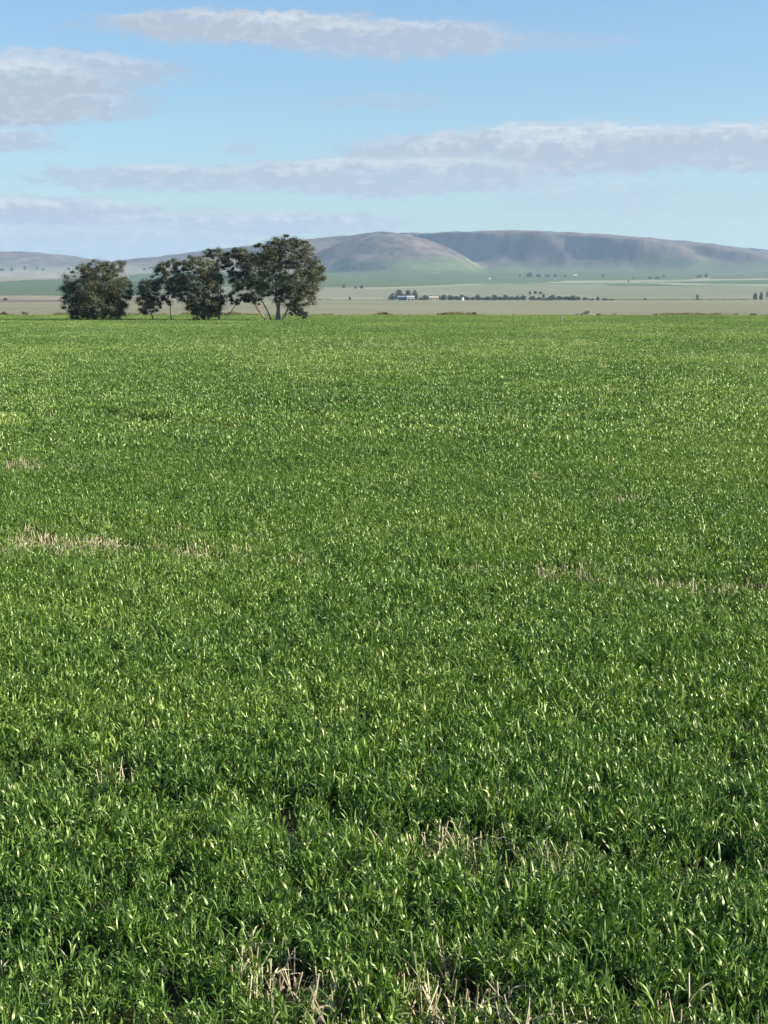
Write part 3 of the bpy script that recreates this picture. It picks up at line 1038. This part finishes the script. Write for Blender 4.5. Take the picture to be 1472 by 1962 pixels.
def crop_clump(nm, shoots, spread, seg, lw, nleaf, mat, hmul=1.0, square=False, stem=True):
    parts = []
    for _ in range(shoots):
        if square:
            bx, by = rng.uniform(-spread, spread, 2)
        else:
            a, r = rng.uniform(0, 6.283), spread * math.sqrt(rng.random())
            bx, by = r * math.cos(a), r * math.sin(a)
        H = rng.uniform(.13, .23) * hmul
        lean = rng.normal(0, .13, 2)
        if stem:
            parts.append(tube([(bx, by, -.02), (bx + lean[0] * H, by + lean[1] * H, H)], [.0028, .0022], 3))
        y0 = rng.uniform(0, 6.283)
        for j in range(nleaf):
            k = (j + 1) / nleaf
            hb = H * (.22 + .78 * k)
            parts.append(blade((bx + lean[0] * hb, by + lean[1] * hb, hb), y0 + j * 2.6 + rng.normal(0, .5),
                               rng.uniform(.055, .12) * hmul, lw * rng.uniform(.7, 1.3), rng.uniform(.75, 1.5), rng.uniform(.1, 1.0) if rng.random() < .6 else rng.uniform(1.2, 3.0), rng.normal(0, 1.2), seg))
    v, f = join(parts)
    me = bpy.data.meshes.new(nm)
    me.from_pydata([tuple(map(float, q)) for q in v], [], f)
    me.materials.append(mat)
    me.polygons.foreach_set("use_smooth", np.ones(len(me.polygons), dtype=bool))
    return bpy.data.objects.new(nm, me)


def straw_clump(nm, n, spread, mat, h0, h1, r):
    parts = []
    for _ in range(n):
        bx, by = rng.normal(0, spread, 2)
        H = rng.uniform(h0, h1)
        lx, ly = rng.normal(0, .28, 2) * H
        parts.append(tube([(bx, by, -.02), (bx + lx, by + ly, H)], [r, r * .85], 4))
        if rng.random() < .5:
            parts.append(blade((bx + lx * .5, by + ly * .5, H * .5), rng.uniform(0, 6.28), rng.uniform(.06, .14), r * 2.6, rng.uniform(.2, 1.1), rng.uniform(.8, 2.4), 1.2, 4))
    for _ in range(n // 3):        # fallen pieces
        bx, by = rng.normal(0, spread * 1.2, 2)
        a, l = rng.uniform(0, 6.28), rng.uniform(.06, .16)
        parts.append(tube([(bx, by, rng.uniform(.01, .05)), (bx + l * math.cos(a), by + l * math.sin(a), rng.uniform(.01, .07))], [r, r], 4))
    v, f = join(parts)
    me = bpy.data.meshes.new(nm)
    me.from_pydata([tuple(map(float, q)) for q in v], [], f)
    me.materials.append(mat)
    return bpy.data.objects.new(nm, me)


def scatter(name, protos, P, rot, scl, idx, tint, label):
    pc = bpy.data.collections.new(name + "_sources")
    for i, o in enumerate(protos):
        o.name = f"{name}_source_{i:02d}"
        pc.objects.link(o)
    me = bpy.data.meshes.new(name)
    me.vertices.add(len(P))
    me.vertices.foreach_set("co", np.asarray(P, np.float32).ravel())
    for nm, typ, key, arr in (("rot", 'FLOAT_VECTOR', "vector", rot), ("scl", 'FLOAT_VECTOR', "vector", scl), ("idx", 'INT', "value", idx), ("tint", 'FLOAT', "value", tint)):
        a = me.attributes.new(nm, typ, 'POINT')
        a.data.foreach_set(key, np.ascontiguousarray(arr, np.int32 if typ == 'INT' else np.float32).ravel())
    o = bpy.data.objects.new(name, me)
    COL.objects.link(o)
    ng = bpy.data.node_groups.new(name, 'GeometryNodeTree')
    ng.interface.new_socket("Geometry", in_out='INPUT', socket_type='NodeSocketGeometry')
    ng.interface.new_socket("Geometry", in_out='OUTPUT', socket_type='NodeSocketGeometry')
    N = ng.nodes
    gi, go = N.new('NodeGroupInput'), N.new('NodeGroupOutput')
    ci = N.new('GeometryNodeCollectionInfo')
    ci.inputs['Collection'].default_value = pc
    ci.inputs['Separate Children'].default_value = True
    ci.inputs['Reset Children'].default_value = True
    ip = N.new('GeometryNodeInstanceOnPoints')
    ip.inputs['Pick Instance'].default_value = True

    def attr(nm, typ):
        a = N.new('GeometryNodeInputNamedAttribute')
        a.data_type = typ
        a.inputs[0].default_value = nm
        return a.outputs[0]
    e2r = N.new('FunctionNodeEulerToRotation')
    L = ng.links
    L.new(attr("rot", 'FLOAT_VECTOR'), e2r.inputs[0])
    L.new(gi.outputs[0], ip.inputs['Points'])
    L.new(ci.outputs[0], ip.inputs['Instance'])
    L.new(attr("idx", 'INT'), ip.inputs['Instance Index'])
    L.new(e2r.outputs[0], ip.inputs['Rotation'])
    L.new(attr("scl", 'FLOAT_VECTOR'), ip.inputs['Scale'])
    L.new(ip.outputs[0], go.inputs[0])
    md = o.modifiers.new("scatter", 'NODES')
    md.node_group = ng
    o["kind"] = "stuff"
    o["label"] = label
    o["category"] = name.split("_")[-1]
    return o


SLOPE = -0.42                         # drill runs cross the view, falling to the right


def track_dist(X, Y, c):
    """distance from the drill run that meets the view axis at c metres"""
    w = (fbm(X / 1.3, Y / 1.3, 3, 61) - .5) * .5
    return np.abs(Y - (c + SLOPE * X) + w) / math.hypot(1, SLOPE)


TRACKS = [(5.55, .24, .9), (7.75, .30, 1.0), (15.4, .6, .4), (24.5, .5, .35), (34, .6, .35), (49, 1.2, .45), (66, 1.8, .5), (90, 2.5, .3)]


PATCHES = [(-3.6, 17.4, 1.3, .8, .75), (-2.3, 16.6, .8, .5, .55), (-1.2, 16.2, .5, .25, .4), (.3, 15.7, .5, .25, .45), (.9, 15.4, .5, .3, .65), (1.6, 15.2, .6, .45, .8),
           (2.5, 14.9, .8, .5, .95), (3.8, 14.5, .8, .55, .95), (-3.2, 18.6, .9, .4, .4), (2.9, 16.0, .6, .3, .35),
           (.42, 5.82, .30, .20, 1.0), (-.36, 5.98, .28, .18, .95), (-1.0, 5.68, .4, .17, 1.0), (1.15, 5.66, .42, .18, .95), (.57, 7.45, .30, .2, .8), (-.1, 5.6, .3, .12, .8),
           (.75, 5.6, .3, .12, .8), (-.9, 6.6, .2, .12, .5), (.1, 6.5, .2, .12, .5), (-6.0, 25.5, 1.2, .8, .5), (3.2, 21.0, .5, .4, .4)]      # bare spots with old straw: x, y, half-widths, strength


def straw_spot(X, Y):
    w = 1.3 * (fbm(np.asarray(X) / .25, np.asarray(Y) / .25, 3, 63) - .5)
    t = np.zeros(np.shape(X))
    for x, y, a, b, s_ in PATCHES:
        t = np.maximum(t, s_ * (1 - sstep(.1, 1.6, np.sqrt(((X - x) / a) ** 2 + ((Y - y - SLOPE * (X - x)) / b) ** 2) + w)))
    return t * sstep(.22, .52, fbm(np.asarray(X) / .55 + 7, np.asarray(Y) / .35, 3, 67)) ** .7


def thin(X, Y):
    """0 in full crop .. 1 where it is thin: the runs between drill passes, patchily"""
    t = np.zeros(np.shape(X))
    for i, (c, w, s) in enumerate(TRACKS):
        patch = sstep(.36, .62, fbm(X / (1.0 + c * .07), Y / (1.0 + c * .07), 3, 70 + i))
        t = np.maximum(t, s * (1 - sstep(w * .5, w * 1.5, track_dist(X, Y, c))) * ((.42 if c < 10 else .06) + .58 * patch))
    return np.maximum(t, np.where(np.asarray(Y) > 10, .8, .95) * straw_spot(X, Y))


def wedge(d0, d1, dens, margin=1.0, k=.27):
    """random points over the part of the crop within sight, with a margin at each side"""
    A = (k * (d1 ** 2 - d0 ** 2) + 2 * margin * (d1 - d0))
    n = int(A * dens)
    y = np.sqrt(rng.uniform(d0 ** 2, d1 ** 2, n * 2))
    X = rng.uniform(-1, 1, n * 2)
    hw = k * y + margin
    keep = rng.random(n * 2) < (hw / y) / (hw / y).max()
    y, X, hw = y[keep][:n], X[keep][:n], hw[keep][:n]
    return X * hw, y


def tint_of(X, Y):
    big = fbm(X / 9 + 3, Y / 14, 4, 81)
    mid = fbm(X / 1.7, Y / 1.7, 3, 83)
    return np.clip(.5 + (big - .5) * 1.7 + (mid - .5) * .8 + rng.normal(0, .22, X.shape), 0, 1)


def crop_layer(name, label, protos, d0, d1, dens, hs, margin, tilt=.16, fade=None, shade_tint=0.0):
    X, Y = wedge(d0, d1, dens, margin)
    t = thin(X, Y)
    keep = (rng.random(len(X)) > t * .85) & (Y < CROP_END - rng.random(len(X)) * 1.2)
    if fade:                           # the two layers give way to each other gradually
        keep &= rng.random(len(X)) < sstep(fade[0], fade[1], Y)
    X, Y, t = X[keep], Y[keep], t[keep]
    h = hs * (0.86 + .42 * fbm(X / 2.2, Y / 2.2, 3, 91)) * rng.uniform(.78, 1.18, len(X)) * (1 - .45 * t)
    n = len(X)
    rot = np.stack([rng.normal(0, tilt, n), rng.normal(0, tilt, n), rng.uniform(0, 6.283, n)], 1)
    scl = np.stack([np.sqrt(h / hs) * hs] * 2 + [h], 1) if hs < .78 else np.stack([np.sqrt(h / hs)] * 2 + [h], 1)
    P = np.stack([X, Y, terrain(X, Y)], 1)
    return scatter(name, protos, P, rot, scl, rng.integers(0, len(protos), n), np.clip(tint_of(X, Y) + shade_tint, 0, 1), label)


near = [crop_clump("c", 9, .12, 5, .0128, 5, M_WHEAT) for _ in range(26)]
crop_layer("young_wheat", "dense green young wheat in the near part of the field", near, 3.0, 36, 150, .74, 1.2, fade=(36, 24))
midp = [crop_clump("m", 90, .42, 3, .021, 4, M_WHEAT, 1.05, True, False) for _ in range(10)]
crop_layer("distant_wheat", "green young wheat stretching to the gum trees and the far field edge", midp, 24, 253, 3.0, .80, 6.0, .05, fade=(24, 35), shade_tint=-.30)  # lowered tint darkens the far layer in place of its missing self-shadow

# old straw stubble showing in the thin runs
straw = [straw_clump("s", 15, .08, M_STRAW, .08, .20, .0030) for _ in range(8)]
sx, sy = wedge(3.0, 45, 40, 1.0)
t = straw_spot(sx, sy)
keep = rng.random(len(sx)) < np.where(sy > 10, t * .78, np.minimum(t * 1.05, 1)) + .06 * thin(sx, sy) + .006
sx, sy = sx[keep], sy[keep]
n = len(sx)
scatter("straw_stubble", straw, np.stack([sx, sy, terrain(sx, sy)], 1), np.stack([rng.normal(0, .1, n), rng.normal(0, .1, n), rng.uniform(0, 6.28, n)], 1),
        np.stack([rng.uniform(.8, 1.25, n)] * 3, 1), rng.integers(0, 8, n), rng.random(n), "pale dry straw left standing in the thin runs of the crop")

# rough half-dry grass where the crop ends
M_ROUGH = leaf_mat("rough_grass", [(0, (.07, .09, .03)), (.5, (.14, .14, .06)), (1, (.26, .22, .12))], rough=.6, spec=.3, trans=.3)
rough = [crop_clump("r", 26, .35, 3, .03, 4, M_ROUGH, 1.5, False, False) for _ in range(5)]
n = 2600
ex = rng.uniform(-75, 75, n)
ey = 252 + np.abs(rng.normal(0, 3.0, n)) + 6 * fbm(ex / 7, ex * 0, 3, 111)
eh = .35 + 1.3 * sstep(.45, .75, fbm(ex / 3.5, ey / 3.5, 3, 113)) * rng.uniform(.5, 1.2, n)
scatter("rough_grass", rough, np.stack([ex, ey, terrain(ex, ey)], 1), np.stack([rng.normal(0, .08, n), rng.normal(0, .08, n), rng.uniform(0, 6.28, n)], 1),
        np.stack([eh] * 3, 1), rng.integers(0, 5, n), rng.random(n), "half-dry rough grass along the far edge of the crop")

# pale weeds and ears catching the light further out
weed = [crop_clump("w", 7, .12, 3, .024, 4, M_WEED, 1.5, False, False) for _ in range(6)]
wx_, wy_ = wedge(30, 185, .55, 4.0)
band = np.maximum(np.exp(-((wy_ - 92 + .25 * wx_) / 14) ** 2), .8 * np.exp(-((wy_ - 66 + .25 * wx_) / 7) ** 2))
keep = rng.random(len(wx_)) < band * .5 * sstep(.4, .65, fbm(wx_ / 5, wy_ / 9, 3, 99)) + .012
wx_, wy_ = wx_[keep], wy_[keep]
n = len(wx_)
scatter("pale_weeds", weed, np.stack([wx_, wy_, terrain(wx_, wy_)], 1), np.stack([rng.normal(0, .1, n), rng.normal(0, .1, n), rng.uniform(0, 6.28, n)], 1),
        np.stack([rng.uniform(.7, 1.15, n)] * 3, 1), rng.integers(0, 6, n), rng.random(n), "pale weeds dotted through the middle distance of the crop")

# ------------------------------------------------------------------ haze
V, Fc = boxv(-13500, 13500, -13500, 13500, -60, 420)
hz = mesh_obj("haze", V, [tuple(q) for q in Fc])
hz["kind"] = "stuff"
hm = bpy.data.materials.new("haze_air")
hm.use_nodes = True
hm.node_tree.nodes.clear()
vo = hm.node_tree.nodes.new('ShaderNodeVolumePrincipled')
vo.inputs['Color'].default_value = (.44, .67, 1.0, 1)
vo.inputs['Density'].default_value = 5.4e-5
vo.inputs['Anisotropy'].default_value = 0.15
ho = hm.node_tree.nodes.new('ShaderNodeOutputMaterial')
hm.node_tree.links.new(vo.outputs[0], ho.inputs['Volume'])
hz.data.materials.append(hm)
